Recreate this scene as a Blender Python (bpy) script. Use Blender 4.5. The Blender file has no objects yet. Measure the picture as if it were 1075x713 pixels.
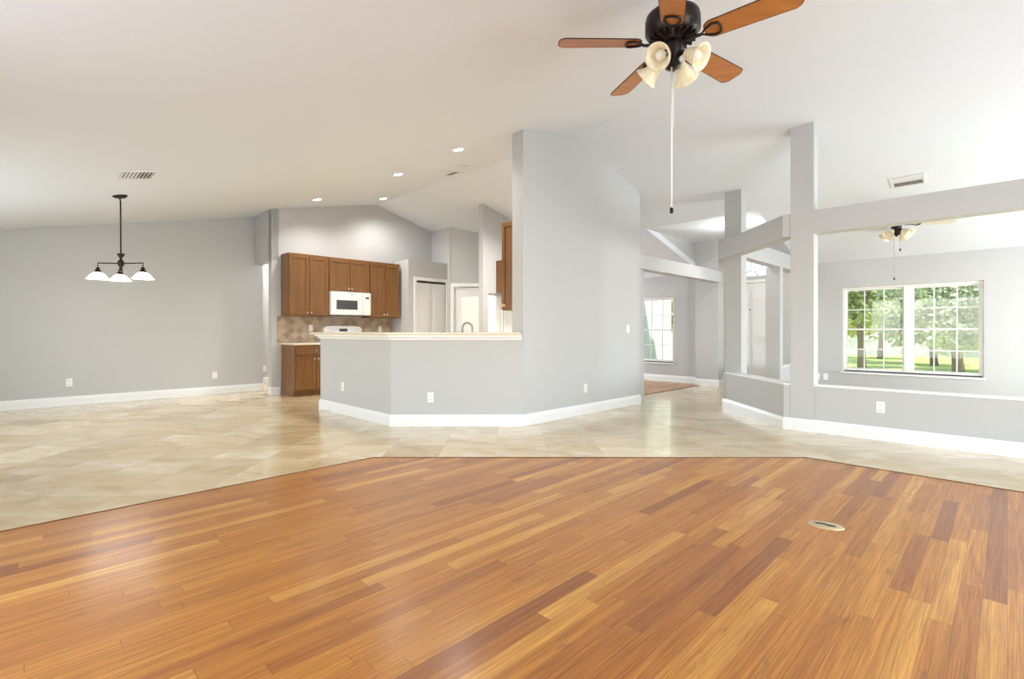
import bpy, bmesh, math, random
from mathutils import Vector, Matrix
random.seed(7)
S = bpy.context.scene
COL = S.collection
S2 = math.sqrt(2.0)
R45 = math.radians(45)
F = 520.0; CX = 537.5; HY = 348.0; CH = 1.1      # focal length in px, principal column, horizon row, eye height

# ------------------------------------------------------------------ camera
cam = bpy.data.cameras.new('camera'); camo = bpy.data.objects.new('camera', cam); COL.objects.link(camo)
cam.sensor_width = 36.0; cam.sensor_fit = 'HORIZONTAL'
cam.lens = F / 1075 * 36; cam.shift_y = (HY - 356.5) / 1075
cam.clip_start = 0.05; cam.clip_end = 400
camo.location = (0, 0, CH); camo.rotation_euler = (math.radians(90), 0, 0)
S.camera = camo

# ------------------------------------------------------------------ world, sun, exposure
S.view_settings.view_transform = 'Standard'; S.view_settings.look = 'None'
S.view_settings.gamma = 1.0; S.view_settings.use_curve_mapping = False
S.view_settings.exposure = 0.09
S.cycles.max_bounces = 12; S.cycles.diffuse_bounces = 6; S.cycles.glossy_bounces = 4
S.cycles.transparent_max_bounces = 16; S.cycles.sample_clamp_indirect = 6.0
S.cycles.use_denoising = True; S.cycles.caustics_reflective = False; S.cycles.caustics_refractive = False
W = bpy.data.worlds.new('sky'); S.world = W; W.use_nodes = True
wn = W.node_tree; bg = wn.nodes['Background']
sky = wn.nodes.new('ShaderNodeTexSky'); sky.sky_type = 'NISHITA'; sky.sun_disc = False
sky.sun_elevation = math.radians(55); sky.sun_rotation = math.radians(200)
wn.links.new(sky.outputs[0], bg.inputs[0]); bg.inputs[1].default_value = 0.55
sun = bpy.data.lights.new('sun', 'SUN'); sun.energy = 9.0; sun.angle = math.radians(1.0); sun.color = (1, .95, .86)
suno = bpy.data.objects.new('sun', sun); COL.objects.link(suno)
_d = Vector(((.30 - .70) / S2, (.30 + .70) / S2, -1.05))       # sun travels over the roof towards the front lawn
suno.rotation_euler = _d.to_track_quat('-Z', 'Y').to_euler()

def area_light(name, v, u, z, w, h, axis, power, color=(1, 1, 1), tilt=0):
    """added fill panel standing in for daylight at an unseen opening; axis = direction the light travels in the house frame"""
    l = bpy.data.lights.new(name, 'AREA'); l.shape = 'RECTANGLE'; l.size = w; l.size_y = h; l.energy = power; l.color = color
    o = bpy.data.objects.new(name, l); COL.objects.link(o)
    o.location = ((v - u) / S2, (v + u) / S2, z)
    ang = {'+v': -R45, '-v': R45 * 3, '+u': R45, '-u': -R45 * 3}[axis]
    o.rotation_euler = (math.radians(90 + tilt), 0, ang)
    return o
FILL_DAY = (0.88, 0.945, 1.0)
area_light('fill_rear', -0.95, 2.4, 1.15, 3.8, 2.1, '+v', 78, FILL_DAY, 12)  # added fill lamp behind the camera, in place of daylight
area_light('fill_dining', -0.95, 7.0, 1.15, 2.8, 2.1, '+v', 42, FILL_DAY, 12)  # unseen fill lamp added for the dining side
area_light('fill_end', 2.9, -2.66, 1.35, 3.6, 1.8, '+u', 165, FILL_DAY, 14)  # area lamp added at the end wall, out of view
area_light('fill_side', 8.2, -2.66, 1.25, 2.4, 1.5, '+u', 180, FILL_DAY, 3)  # unseen fill added to brighten the front room
area_light('fill_study', 8.6, 8.66, 1.25, 2.0, 1.5, '-u', 120, FILL_DAY, 8)  # fill lamp added at the hidden wall of the far room

# ------------------------------------------------------------------ helpers
def H(v, u, z=0.0): return Vector(((v - u) / S2, (v + u) / S2, z))
def ceil_z(v): return 3.65 - 0.215 * (5.12 - v) if v < 5.12 else 3.65 - 0.265 * (v - 5.12)
def ray(x, y): return Vector(((x - CX) / F, 1.0, (HY - y) / F))
def ceil_point(x, y, side):
    d = ray(x, y); dv = (d.x + d.y) / S2
    # CH + t*dz = 3.65 + k*(t*dv-5.12)
    k = 0.215 if side == 'L' else -0.265
    t = (3.65 - k * 5.12 - CH) / (d.z - k * dv)
    return Vector((d.x * t, d.y * t, CH + d.z * t))

class MB:
    def __init__(s): s.v = []; s.f = []; s.sm = []
    def add(s, vs, fs, smooth=False, M=None):
        n = len(s.v)
        s.v += [tuple(M @ Vector(p)) if M else tuple(p) for p in vs]
        s.f += [tuple(i + n for i in f) for f in fs]; s.sm += [smooth] * len(fs); return s
    def box(s, x0, x1, y0, y1, z0, z1, M=None):
        vs = [(x0, y0, z0), (x1, y0, z0), (x1, y1, z0), (x0, y1, z0), (x0, y0, z1), (x1, y0, z1), (x1, y1, z1), (x0, y1, z1)]
        return s.add(vs, [(3, 2, 1, 0), (4, 5, 6, 7), (0, 1, 5, 4), (1, 2, 6, 5), (2, 3, 7, 6), (3, 0, 4, 7)], False, M)
    def prism(s, poly, a, b, axis='z', M=None, smooth=False):
        """poly in the two remaining axes, extruded from a to b along axis"""
        def P(p, t):
            return {'z': (p[0], p[1], t), 'x': (t, p[0], p[1]), 'y': (p[0], t, p[1])}[axis]
        n = len(poly); vs = [P(p, a) for p in poly] + [P(p, b) for p in poly]
        fs = [tuple(range(n))[::-1], tuple(range(n, 2 * n))] + [(i, (i + 1) % n, n + (i + 1) % n, n + i) for i in range(n)]
        return s.add(vs, fs, smooth, M)
    def lathe(s, prof, n=24, M=None, cap0=True, cap1=True, smooth=True):
        vs = []; fs = []
        for r, z in prof:
            for i in range(n):
                a = 2 * math.pi * i / n; vs.append((r * math.cos(a), r * math.sin(a), z))
        for k in range(len(prof) - 1):
            for i in range(n):
                j = (i + 1) % n; fs.append((k * n + i, k * n + j, (k + 1) * n + j, (k + 1) * n + i))
        s.add(vs, fs, smooth, M)
        b = len(s.v) - len(vs)
        if cap0: s.f.append(tuple(b + i for i in range(n))[::-1]); s.sm.append(False)
        if cap1: s.f.append(tuple(b + (len(prof) - 1) * n + i for i in range(n))); s.sm.append(False)
        return s
    def tube(s, pts, r, n=10, M=None, closed=False):
        pts = [Vector(p) for p in pts]; m = len(pts); rs = r if isinstance(r, (list, tuple)) else [r] * m
        vs = []; up = None
        for k, p in enumerate(pts):
            if closed: t = (pts[(k + 1) % m] - pts[k - 1]).normalized()
            else: t = (pts[min(k + 1, m - 1)] - pts[max(k - 1, 0)]).normalized()
            if up is None:
                up = Vector((0, 0, 1)) if abs(t.z) < .9 else Vector((1, 0, 0))
            a = t.cross(up).normalized(); b = a.cross(t).normalized(); up = b
            for i in range(n):
                an = 2 * math.pi * i / n; vs.append(p + a * math.cos(an) * rs[k] + b * math.sin(an) * rs[k])
        fs = []
        for k in range(m if closed else m - 1):
            for i in range(n):
                j = (i + 1) % n; k2 = (k + 1) % m
                fs.append((k * n + i, k * n + j, k2 * n + j, k2 * n + i))
        if not closed: fs += [tuple(range(n))[::-1], tuple((m - 1) * n + i for i in range(n))]
        return s.add(vs, fs, True, M)
    def sweep(s, path, prof, closed=False):
        """path: 2D points, prof: (d, z) with d measured to the LEFT of the walking direction; mitred"""
        P = [Vector(p) for p in path]; m = len(P); n = len(prof); vs = []
        for k in range(m):
            d0 = (P[k] - P[k - 1]).normalized() if (k > 0 or closed) else None
            d1 = (P[(k + 1) % m] - P[k]).normalized() if (k < m - 1 or closed) else None
            if d0 is None: d0 = d1
            if d1 is None: d1 = d0
            n0 = Vector((-d0.y, d0.x)); n1 = Vector((-d1.y, d1.x)); mt = (n0 + n1).normalized(); c = max(.2, mt.dot(n0))
            for d, z in prof:
                q = P[k] + mt * (d / c); vs.append((q.x, q.y, z))
        fs = []
        for k in range(m if closed else m - 1):
            k2 = (k + 1) % m
            for i in range(n):
                j = (i + 1) % n; fs.append((k * n + i, k2 * n + i, k2 * n + j, k * n + j))
        if not closed: fs += [tuple(range(n)), tuple((m - 1) * n + i for i in range(n))[::-1]]
        return s.add(vs, fs, False)
    def build(s, name, mat, parent=None, rot=0.0, loc=(0, 0, 0), bevel=0, seg=2):
        me = bpy.data.meshes.new(name); me.from_pydata(s.v, [], s.f)
        me.polygons.foreach_set('use_smooth', s.sm); me.update()
        bm = bmesh.new(); bm.from_mesh(me); bmesh.ops.recalc_face_normals(bm, faces=bm.faces); bm.to_mesh(me); bm.free()
        me.materials.append(mat)
        o = bpy.data.objects.new(name, me); COL.objects.link(o)
        if parent: o.parent = parent
        o.location = loc; o.rotation_euler = (0, 0, rot)
        if bevel:
            b = o.modifiers.new('bevel', 'BEVEL'); b.width = bevel; b.segments = seg; b.limit_method = 'ANGLE'; b.angle_limit = math.radians(50)
            b.harden_normals = False
        return o

def tag(o, label=None, cat=None, group=None, kind=None):
    if label: o['label'] = label
    if cat: o['category'] = cat
    if group: o['group'] = group
    if kind: o['kind'] = kind
    return o
def empty(name, loc, rotz=0, label=None, cat=None, group=None, M=None):
    o = bpy.data.objects.new(name, None); COL.objects.link(o); o.empty_display_size = .1
    if M is not None: o.matrix_world = M
    else: o.location = loc; o.rotation_euler = (0, 0, rotz)
    return tag(o, label, cat, group)
def copy_tree(o, parent=None):
    c = o.copy(); COL.objects.link(c)
    if parent: c.parent = parent
    for ch in list(o.children): copy_tree(ch, c)
    return c
def struct(mb, name, mat, rot=R45, bevel=0, label=None):
    return tag(mb.build(name, mat, None, rot, (0, 0, 0), bevel), label, None, None, 'structure')

# ------------------------------------------------------------------ materials
def srgb(r, g, b):
    f = lambda c: (c / 255 / 12.92) if c / 255 <= .04045 else ((c / 255 + .055) / 1.055) ** 2.4
    return (f(r), f(g), f(b), 1)
def mat(name, color, rough=.6, metal=0.0, emit=None, estr=0, bump=0, bscale=200, spec=.5, coat=0):
    m = bpy.data.materials.new(name); m.use_nodes = True; nt = m.node_tree; b = nt.nodes['Principled BSDF']
    c = color if len(color) == 4 else (*color, 1)
    b.inputs['Base Color'].default_value = c; b.inputs['Roughness'].default_value = rough; b.inputs['Metallic'].default_value = metal
    b.inputs['Specular IOR Level'].default_value = spec; b.inputs['Coat Weight'].default_value = coat
    tc = nt.nodes.new('ShaderNodeTexCoord'); nz = nt.nodes.new('ShaderNodeTexNoise'); nz.inputs['Scale'].default_value = bscale
    nt.links.new(tc.outputs['Object'], nz.inputs['Vector'])
    mx = nt.nodes.new('ShaderNodeMix'); mx.data_type = 'RGBA'; mx.blend_type = 'MULTIPLY'; mx.inputs[0].default_value = .06
    mx.inputs[6].default_value = c; nt.links.new(nz.outputs['Fac'], mx.inputs[7]); nt.links.new(mx.outputs[2], b.inputs['Base Color'])
    if bump:
        bp = nt.nodes.new('ShaderNodeBump'); bp.inputs['Strength'].default_value = bump; bp.inputs['Distance'].default_value = .002
        nt.links.new(nz.outputs['Fac'], bp.inputs['Height']); nt.links.new(bp.outputs[0], b.inputs['Normal'])
    if emit:
        b.inputs['Emission Color'].default_value = (*emit[:3], 1); b.inputs['Emission Strength'].default_value = estr
    return m
class NT:
    """small node-wiring helper"""
    def __init__(s, m): s.nt = m.node_tree; s.b = s.nt.nodes['Principled BSDF']
    def n(s, t, **k):
        x = s.nt.nodes.new(t)
        for a, v in k.items(): setattr(x, a, v)
        return x
    def l(s, a, b): s.nt.links.new(a, b)
    def put(s, sock, v):
        if hasattr(v, 'links'): s.l(v, sock)
        else: sock.default_value = v
    def math(s, op, a, b=None, c=None):
        x = s.n('ShaderNodeMath', operation=op)
        s.put(x.inputs[0], a)
        if b is not None: s.put(x.inputs[1], b)
        if c is not None: s.put(x.inputs[2], c)
        return x.outputs[0]
    def white(s, a, b=None):
        x = s.n('ShaderNodeTexWhiteNoise', noise_dimensions='2D'); cb = s.n('ShaderNodeCombineXYZ')
        s.put(cb.inputs[0], a); s.put(cb.inputs[1], b if b is not None else 0.37); s.l(cb.outputs[0], x.inputs[0]); return x
    def comb(s, x, y, z=0.0):
        cb = s.n('ShaderNodeCombineXYZ'); s.put(cb.inputs[0], x); s.put(cb.inputs[1], y); s.put(cb.inputs[2], z); return cb.outputs[0]
    def noise(s, vec, scale, detail=3, rough=.5, dist=0):
        x = s.n('ShaderNodeTexNoise'); x.inputs['Scale'].default_value = scale; x.inputs['Detail'].default_value = detail
        x.inputs['Roughness'].default_value = rough; x.inputs['Distortion'].default_value = dist; s.l(vec, x.inputs['Vector']); return x.outputs['Fac']
    def ramp(s, fac, stops, interp='LINEAR'):
        x = s.n('ShaderNodeValToRGB'); cr = x.color_ramp; cr.interpolation = interp
        while len(cr.elements) < len(stops): cr.elements.new(.5)
        for e, (p, c) in zip(cr.elements, stops): e.position = p; e.color = c
        s.put(x.inputs[0], fac); return x.outputs[0]
    def mix(s, fac, a, b, mode='MIX'):
        x = s.n('ShaderNodeMix', data_type='RGBA', blend_type=mode); s.put(x.inputs[0], fac); s.put(x.inputs[6], a); s.put(x.inputs[7], b); return x.outputs[2]

def wood_floor_mat(name, tint=(1, 1, 1)):
    m = bpy.data.materials.new(name); m.use_nodes = True; t = NT(m)
    tc = t.n('ShaderNodeTexCoord'); sp = t.n('ShaderNodeSeparateXYZ'); t.l(tc.outputs['Object'], sp.inputs[0])
    x, y = sp.outputs[0], sp.outputs[1]; w = .072
    row = t.math('FLOOR', t.math('DIVIDE', y, w)); r1 = t.white(row).outputs[0]
    L = t.math('MULTIPLY_ADD', t.white(row, 3.3).outputs[0], .75, .70)
    xs = t.math('DIVIDE', t.math('ADD', x, t.math('MULTIPLY', r1, 5.0)), L)
    colm = t.math('FLOOR', xs); idn = t.white(row, colm); rid = idn.outputs[0]
    base = t.ramp(rid, [(0, srgb(156, 90, 32)), (.05, srgb(180, 111, 38)), (.40, srgb(197, 128, 43)), (.82, srgb(206, 140, 52)), (1, srgb(226, 168, 82))])
    gv = t.comb(t.math('ADD', t.math('MULTIPLY', x, .9), t.math('MULTIPLY', rid, 37)), t.math('MULTIPLY_ADD', y, 26, t.math('MULTIPLY', rid, 91)))
    g1 = t.noise(gv, 1.7, 5, .6, .9)
    gv2 = t.comb(t.math('ADD', t.math('MULTIPLY', x, 3), t.math('MULTIPLY', rid, 11)), t.math('MULTIPLY', y, 160))
    g2 = t.noise(gv2, 1.3, 3, .6)
    c1 = t.mix(t.ramp(g1, [(.3, (0, 0, 0, 1)), (.72, (1, 1, 1, 1))]), (.64, .55, .36, 1), (1.08, 1.09, 1.04, 1))
    c2 = t.mix(t.ramp(g2, [(.3, (0, 0, 0, 1)), (.65, (1, 1, 1, 1))]), (.66, .58, .44, 1), (1.08, 1.08, 1.06, 1))
    col = t.mix(1, t.mix(1, base, c1, 'MULTIPLY'), c2, 'MULTIPLY')
    col = t.mix(1, col, (*tint, 1), 'MULTIPLY')
    # gaps between boards and dark knots
    fy = t.math('FRACT', t.math('DIVIDE', y, w)); fx = t.math('FRACT', xs)
    ey = t.math('LESS_THAN', t.math('MINIMUM', fy, t.math('SUBTRACT', 1, fy)), .012)
    ex = t.math('LESS_THAN', t.math('MULTIPLY', t.math('MINIMUM', fx, t.math('SUBTRACT', 1, fx)), L), .0016)
    gap = t.math('MAXIMUM', ey, ex)
    big = t.noise(t.comb(t.math('MULTIPLY', x, 2.2), t.math('MULTIPLY', y, 9.0)), 1.9, 4, .65)
    knot = t.ramp(big, [(.62, (0, 0, 0, 1)), (.74, (1, 1, 1, 1))])
    col = t.mix(t.math('MULTIPLY', knot, .62), col, srgb(105, 55, 28))
    scr = t.noise(t.comb(t.math('MULTIPLY', x, 9), t.math('MULTIPLY', y, 13)), 5, 5, .75, 1.2)
    mask = t.noise(tc.outputs['Object'], 1.1, 2)
    sc = t.math('MULTIPLY', t.ramp(scr, [(.64, (0, 0, 0, 1)), (.70, (1, 1, 1, 1))]), t.ramp(mask, [(.5, (0, 0, 0, 1)), (.68, (1, 1, 1, 1))]))
    col = t.mix(t.math('MULTIPLY', sc, .30), col, srgb(215, 170, 120))
    col = t.mix(t.math('MULTIPLY', gap, .45), col, srgb(70, 38, 18))
    t.l(col, t.b.inputs['Base Color'])
    t.l(t.math('MULTIPLY_ADD', t.noise(tc.outputs['Object'], 2.5, 4), .14, .30), t.b.inputs['Roughness'])
    t.b.inputs['Specular IOR Level'].default_value = .5; t.b.inputs['Coat Weight'].default_value = .38; t.b.inputs['Coat Roughness'].default_value = .22; t.b.inputs['Coat IOR'].default_value = 1.65
    bp = t.n('ShaderNodeBump'); bp.inputs['Strength'].default_value = .12; bp.inputs['Distance'].default_value = .002
    hh = t.math('SUBTRACT', t.math('ADD', t.math('MULTIPLY', g1, .35), t.math('MULTIPLY', t.noise(tc.outputs['Object'], 7, 3), 1.6)), t.math('MULTIPLY', gap, .8))
    t.l(hh, bp.inputs['Height']); t.l(bp.outputs[0], t.b.inputs['Normal'])
    return m

def tile_mat():
    m = bpy.data.materials.new('travertine_tile'); m.use_nodes = True; t = NT(m)
    tc = t.n('ShaderNodeTexCoord'); sp = t.n('ShaderNodeSeparateXYZ'); t.l(tc.outputs['Object'], sp.inputs[0])
    x, y = sp.outputs[0], sp.outputs[1]; w = .49
    tx = t.math('DIVIDE', t.math('ADD', x, .16), w); ty = t.math('DIVIDE', t.math('SUBTRACT', y, 3.31), w)
    ix = t.math('FLOOR', tx); iy = t.math('FLOOR', ty); wh = t.white(ix, iy); rid = wh.outputs[0]
    r2 = t.white(t.math('ADD', ix, 17), iy).outputs[0]
    ang = t.math('ADD', t.math('MULTIPLY', r2, .7), -.30)
    rot = t.n('ShaderNodeVectorRotate', rotation_type='Z_AXIS'); t.l(tc.outputs['Object'], rot.inputs['Vector']); t.l(ang, rot.inputs['Angle'])
    mp = t.n('ShaderNodeMapping'); mp.inputs['Scale'].default_value = (.8, 1.9, 1); t.l(rot.outputs[0], mp.inputs[0])
    off = t.n('ShaderNodeVectorMath', operation='ADD'); t.l(mp.outputs[0], off.inputs[0]); t.l(t.comb(t.math('MULTIPLY', rid, 23), t.math('MULTIPLY', r2, 31)), off.inputs[1])
    v1 = t.noise(off.outputs[0], 1.5, 7, .62, 1.1); v2 = t.noise(off.outputs[0], 4.2, 5, .65, .4)
    base = t.ramp(t.math('ADD', t.math('MULTIPLY', v1, .8), t.math('MULTIPLY', v2, .2)),
                  [(.34, srgb(192, 166, 120)), (.45, srgb(211, 188, 144)), (.56, srgb(221, 202, 166)), (.70, srgb(240, 230, 208))])
    tone = t.mix(rid, (.84, .80, .72, 1), (1.08, 1.08, 1.09, 1))
    col = t.mix(1, base, tone, 'MULTIPLY')
    fx = t.math('FRACT', tx); fy = t.math('FRACT', ty)
    e = t.math('MINIMUM', t.math('MINIMUM', fx, t.math('SUBTRACT', 1, fx)), t.math('MINIMUM', fy, t.math('SUBTRACT', 1, fy)))
    gap = t.math('LESS_THAN', e, .0035)
    col = t.mix(t.math('MULTIPLY', gap, .6), col, srgb(168, 146, 112))
    t.l(col, t.b.inputs['Base Color'])
    t.l(t.math('MULTIPLY_ADD', v2, .16, .12), t.b.inputs['Roughness']); t.b.inputs['Coat Weight'].default_value = .45; t.b.inputs['Coat IOR'].default_value = 1.65; t.b.inputs['Coat Roughness'].default_value = .07
    bp = t.n('ShaderNodeBump'); bp.inputs['Strength'].default_value = .12; bp.inputs['Distance'].default_value = .004
    wv = t.noise(tc.outputs['Object'], 5.0, 3)
    t.l(t.math('SUBTRACT', t.math('ADD', t.math('MULTIPLY', v2, .3), t.math('MULTIPLY', wv, 1.6)), t.math('MULTIPLY', gap, .5)), bp.inputs['Height']); t.l(bp.outputs[0], t.b.inputs['Normal'])
    return m

def backsplash_mat():
    m = bpy.data.materials.new('tumbled_stone_tile'); m.use_nodes = True; t = NT(m)
    tc = t.n('ShaderNodeTexCoord'); sp = t.n('ShaderNodeSeparateXYZ'); t.l(tc.outputs['Object'], sp.inputs[0])
    x, z = sp.outputs[0], sp.outputs[2]; w = .105
    a = t.math('DIVIDE', t.math('ADD', x, z), w * S2); b = t.math('DIVIDE', t.math('SUBTRACT', x, z), w * S2)
    rid = t.white(t.math('FLOOR', a), t.math('FLOOR', b)).outputs[0]
    fa = t.math('FRACT', a); fb = t.math('FRACT', b)
    e = t.math('MINIMUM', t.math('MINIMUM', fa, t.math('SUBTRACT', 1, fa)), t.math('MINIMUM', fb, t.math('SUBTRACT', 1, fb)))
    gap = t.math('LESS_THAN', e, .03)
    n = t.noise(tc.outputs['Object'], 22, 4, .6)
    base = t.ramp(t.math('ADD', t.math('MULTIPLY', rid, .65), t.math('MULTIPLY', n, .35)), [(.1, srgb(144, 124, 102)), (.4, srgb(158, 138, 116)), (.6, srgb(172, 152, 130)), (.9, srgb(190, 172, 150))])
    col = t.mix(gap, base, srgb(172, 156, 136)); t.l(col, t.b.inputs['Base Color']); t.b.inputs['Roughness'].default_value = .55
    return m

def cabinet_mat(name, c0, c1, axis=2, rough=.35):
    m = bpy.data.materials.new(name); m.use_nodes = True; t = NT(m)
    tc = t.n('ShaderNodeTexCoord'); mp = t.n('ShaderNodeMapping'); sc = [22, 22, 22]; sc[axis] = 1.5; mp.inputs['Scale'].default_value = sc
    t.l(tc.outputs['Object'], mp.inputs[0]); g = t.noise(mp.outputs[0], 1.6, 5, .6, .6)
    t.l(t.ramp(g, [(.25, c0), (.75, c1)]), t.b.inputs['Base Color']); t.b.inputs['Roughness'].default_value = rough
    return m

def glass_mat():
    m = bpy.data.materials.new('window_glass'); m.use_nodes = True; nt = m.node_tree; nt.nodes.clear()
    o = nt.nodes.new('ShaderNodeOutputMaterial'); mx = nt.nodes.new('ShaderNodeMixShader'); tr = nt.nodes.new('ShaderNodeBsdfTransparent'); gl = nt.nodes.new('ShaderNodeBsdfGlossy')
    fr = nt.nodes.new('ShaderNodeFresnel'); fr.inputs['IOR'].default_value = 1.45; gl.inputs['Roughness'].default_value = .02; tr.inputs[0].default_value = (.96, .98, .97, 1)
    nt.links.new(fr.outputs[0], mx.inputs[0]); nt.links.new(tr.outputs[0], mx.inputs[1]); nt.links.new(gl.outputs[0], mx.inputs[2]); nt.links.new(mx.outputs[0], o.inputs[0])
    return m
def haze_mat():  # grey veil added to put haze over the window view
    m = bpy.data.materials.new('haze_veil'); m.use_nodes = True; nt = m.node_tree; nt.nodes.clear()
    o = nt.nodes.new('ShaderNodeOutputMaterial'); mx = nt.nodes.new('ShaderNodeMixShader'); tr = nt.nodes.new('ShaderNodeBsdfTransparent'); df = nt.nodes.new('ShaderNodeBsdfDiffuse')
    df.inputs[0].default_value = (.62, .62, .60, 1); mx.inputs[0].default_value = .08
    nt.links.new(tr.outputs[0], mx.inputs[1]); nt.links.new(df.outputs[0], mx.inputs[2]); nt.links.new(mx.outputs[0], o.inputs[0]); return m
M_haze = haze_mat()
def shade_glass(name, c0, c1, e=0, ec=(1, .95, .85)):
    m = bpy.data.materials.new(name); m.use_nodes = True; t = NT(m)
    tc = t.n('ShaderNodeTexCoord'); n = t.noise(tc.outputs['Object'], 14, 4, .6, 1.5)
    t.l(t.ramp(n, [(.3, c0), (.7, c1)]), t.b.inputs['Base Color']); t.b.inputs['Roughness'].default_value = .3
    t.b.inputs['Subsurface Weight'].default_value = .0
    if e: t.b.inputs['Emission Color'].default_value = (*ec, 1); t.b.inputs['Emission Strength'].default_value = e
    return m
def leaf_mat(name, c0, c1):
    m = bpy.data.materials.new(name); m.use_nodes = True; t = NT(m)
    tc = t.n('ShaderNodeTexCoord'); n = t.noise(tc.outputs['Object'], 1.4, 3)
    t.l(t.ramp(n, [(.3, c0), (.7, c1)]), t.b.inputs['Base Color']); t.b.inputs['Roughness'].default_value = .6
    t.b.inputs['Transmission Weight'].default_value = 0
    return m

M_wall = mat('grey_wall_paint', (.53, .535, .536), .6, bump=.05, bscale=160, spec=.3)
M_ceil = mat('white_ceiling_paint', (.755, .795, .85), .8, bump=.10, bscale=90, spec=.2)
M_trim = mat('white_trim_paint', (.86, .865, .87), .35)
M_door = mat('white_door_paint', (.82, .82, .82), .4)
M_wood = wood_floor_mat('teak_plank_floor'); M_wood2 = wood_floor_mat('study_plank_floor', (1.03, .98, .93))
M_edge = mat('dark_wood_reducer', srgb(92, 52, 28), .4)
M_tile = tile_mat(); M_splash = backsplash_mat()
M_cab = cabinet_mat('maple_cabinet', srgb(98, 64, 29), srgb(136, 92, 46)); M_cabdark = cabinet_mat('cabinet_shadow_gap', srgb(80, 48, 24), srgb(96, 58, 30))
M_counter = mat('cream_countertop', srgb(226, 212, 188), .25)
M_white = mat('white_appliance', (.85, .85, .85), .25); M_plate = mat('white_plastic', (.87, .87, .86), .35)
M_dark = mat('dark_appliance_glass', (.06, .06, .065), .12); M_slot = mat('dark_slot', (.03, .03, .03), .6)
M_steel = mat('brushed_steel', (.27, .265, .26), .3, 1.0); M_nickel = mat('satin_nickel_knob', (.72, .68, .6), .3, 1.0)
M_brass = mat('brass', (.78, .58, .28), .28, 1.0); M_bronze = mat('oil_rubbed_bronze', srgb(44, 36, 33), .35, .6)
M_black = mat('black_metal', srgb(30, 27, 26), .4, .5)
M_glass = glass_mat(); M_vinyl = mat('white_vinyl', (.83, .83, .81), .4)
M_blade = cabinet_mat('fan_blade_veneer', srgb(160, 98, 48), srgb(192, 128, 66), 0, .3); M_bladeedge = mat('dark_blade_edge', srgb(58, 34, 24), .5)
M_bladew = cabinet_mat('pale_fan_blade', srgb(196, 186, 172), srgb(214, 206, 194), 0, .4)
M_amber = shade_glass('marbled_cream_glass', srgb(214, 200, 158), srgb(240, 230, 198), .12)
M_lit = shade_glass('lit_alabaster_glass', srgb(236, 236, 232), srgb(250, 250, 248), 1.6, (1, .985, .96))
M_bulb = mat('frosted_bulb', (.9, .88, .82), .3); M_lamp = mat('lit_diffuser', (1, 1, 1), .5, emit=(1, .95, .86), estr=8)
M_louver = mat('vent_white', (.78, .78, .78), .45); M_ventdark = mat('vent_shadow', (.10, .10, .10), .8)
M_grass = leaf_mat('lawn_grass', srgb(168, 182, 92), srgb(206, 214, 130)); M_bark = mat('tree_bark', srgb(120, 104, 88), .9)
M_stucco = mat('white_stucco', (.60, .60, .59), .9); M_stuc2 = mat('beige_stucco', srgb(214, 200, 180), .9); M_road = mat('pale_concrete', srgb(200, 196, 188), .9)

# ------------------------------------------------------------------ floor
T = .10
fl = MB()
c = [H(-.95, -2.65), H(10.3, -2.65), H(10.3, 11.3), H(-.95, 11.3)]
fl.prism([(p.x, p.y) for p in c][::1], -T, 0)
struct(fl, 'floor', M_tile, 0, label='pale travertine tile floor running around the wood floor')
# living room wood inset: bounded by u = 3.89, v = 4.84 and the clipped corner at Y = 4.30
wp = [(-.75, -2.45), (4.84, -2.45), (4.84, 1.24), (2.19, 3.89), (-.75, 3.89)]
struct(MB().prism(wp, 0, .004), 'floor', M_wood, label='honey brown plank wood floor in the foreground')
ed = MB().sweep([(4.84, -2.45), (4.84, 1.24), (2.19, 3.89), (-.75, 3.89)], [(0, 0), (0, .009), (-.014, .005), (-.014, 0)])
struct(ed, 'trim_1', M_edge, label='thin dark edge strip around the wood floor')
struct(MB().prism([(6.95, 4.45), (9.98, 4.45), (9.98, 8.4), (6.95, 8.4)], 0, .004), 'floor', M_wood2, label='wood floor of the far room with the window')
struct(MB().box(6.95, 10.0, 4.436, 4.45, 0, .007), 'trim_2', M_edge, label='dark strip at the far wood floor')

# ------------------------------------------------------------------ ceiling
ZE = 2.92
def slab(v0, v1, u0, u1, t=.12):
    m = MB(); a, b = ceil_z(v0), ceil_z(v1)
    return m.prism([(v0, a), (v1, b), (v1, b + t), (v0, a + t)], u0, u1, 'y')
# prism axis 'y' takes (x, z) pairs
struct(slab(-.95, 5.12, -2.65, 11.3), 'ceiling', M_ceil, label='white vaulted ceiling, long slope over the dining side')
rs = slab(5.12, 7.87, -2.65, 11.3)
rs.prism([(7.87, ceil_z(7.87)), (10.3, ceil_z(10.3)), (10.3, ceil_z(10.3) + .12), (7.87, ceil_z(7.87) + .12)], -2.65, 2.66, 'y')
rs.prism([(7.87, ceil_z(7.87)), (10.3, ceil_z(10.3)), (10.3, ceil_z(10.3) + .12), (7.87, ceil_z(7.87) + .12)], 4.53, 11.3, 'y')
struct(rs, 'ceiling', M_ceil, label='white vaulted ceiling, slope towards the front windows')
fy = MB().box(7.872, 10.3, 2.54, 4.65, ZE, ZE + .1)
struct(fy, 'ceiling', M_ceil, label='flat raised ceiling above the entry')
for nm, a, b in (('wall_entry_left', 4.531, 4.65), ('wall_entry_right', 2.54, 2.659)):
    struct(MB().prism([(7.80, ceil_z(7.8) + .005), (10.2, ceil_z(10.2) + .005), (10.2, ZE + .02), (7.86, ZE + .02)], a, b, 'y'), nm, M_wall)

# unseen slabs added as eaves to keep the sun out of the rear openings
struct(MB().box(-4.2, -.95, -4.6, 11.3, 2.37, 2.50), 'ceiling', M_ceil)
struct(MB().box(-4.2, 10.3, -4.6, -2.65, 2.37, 2.50), 'ceiling', M_ceil)
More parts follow.
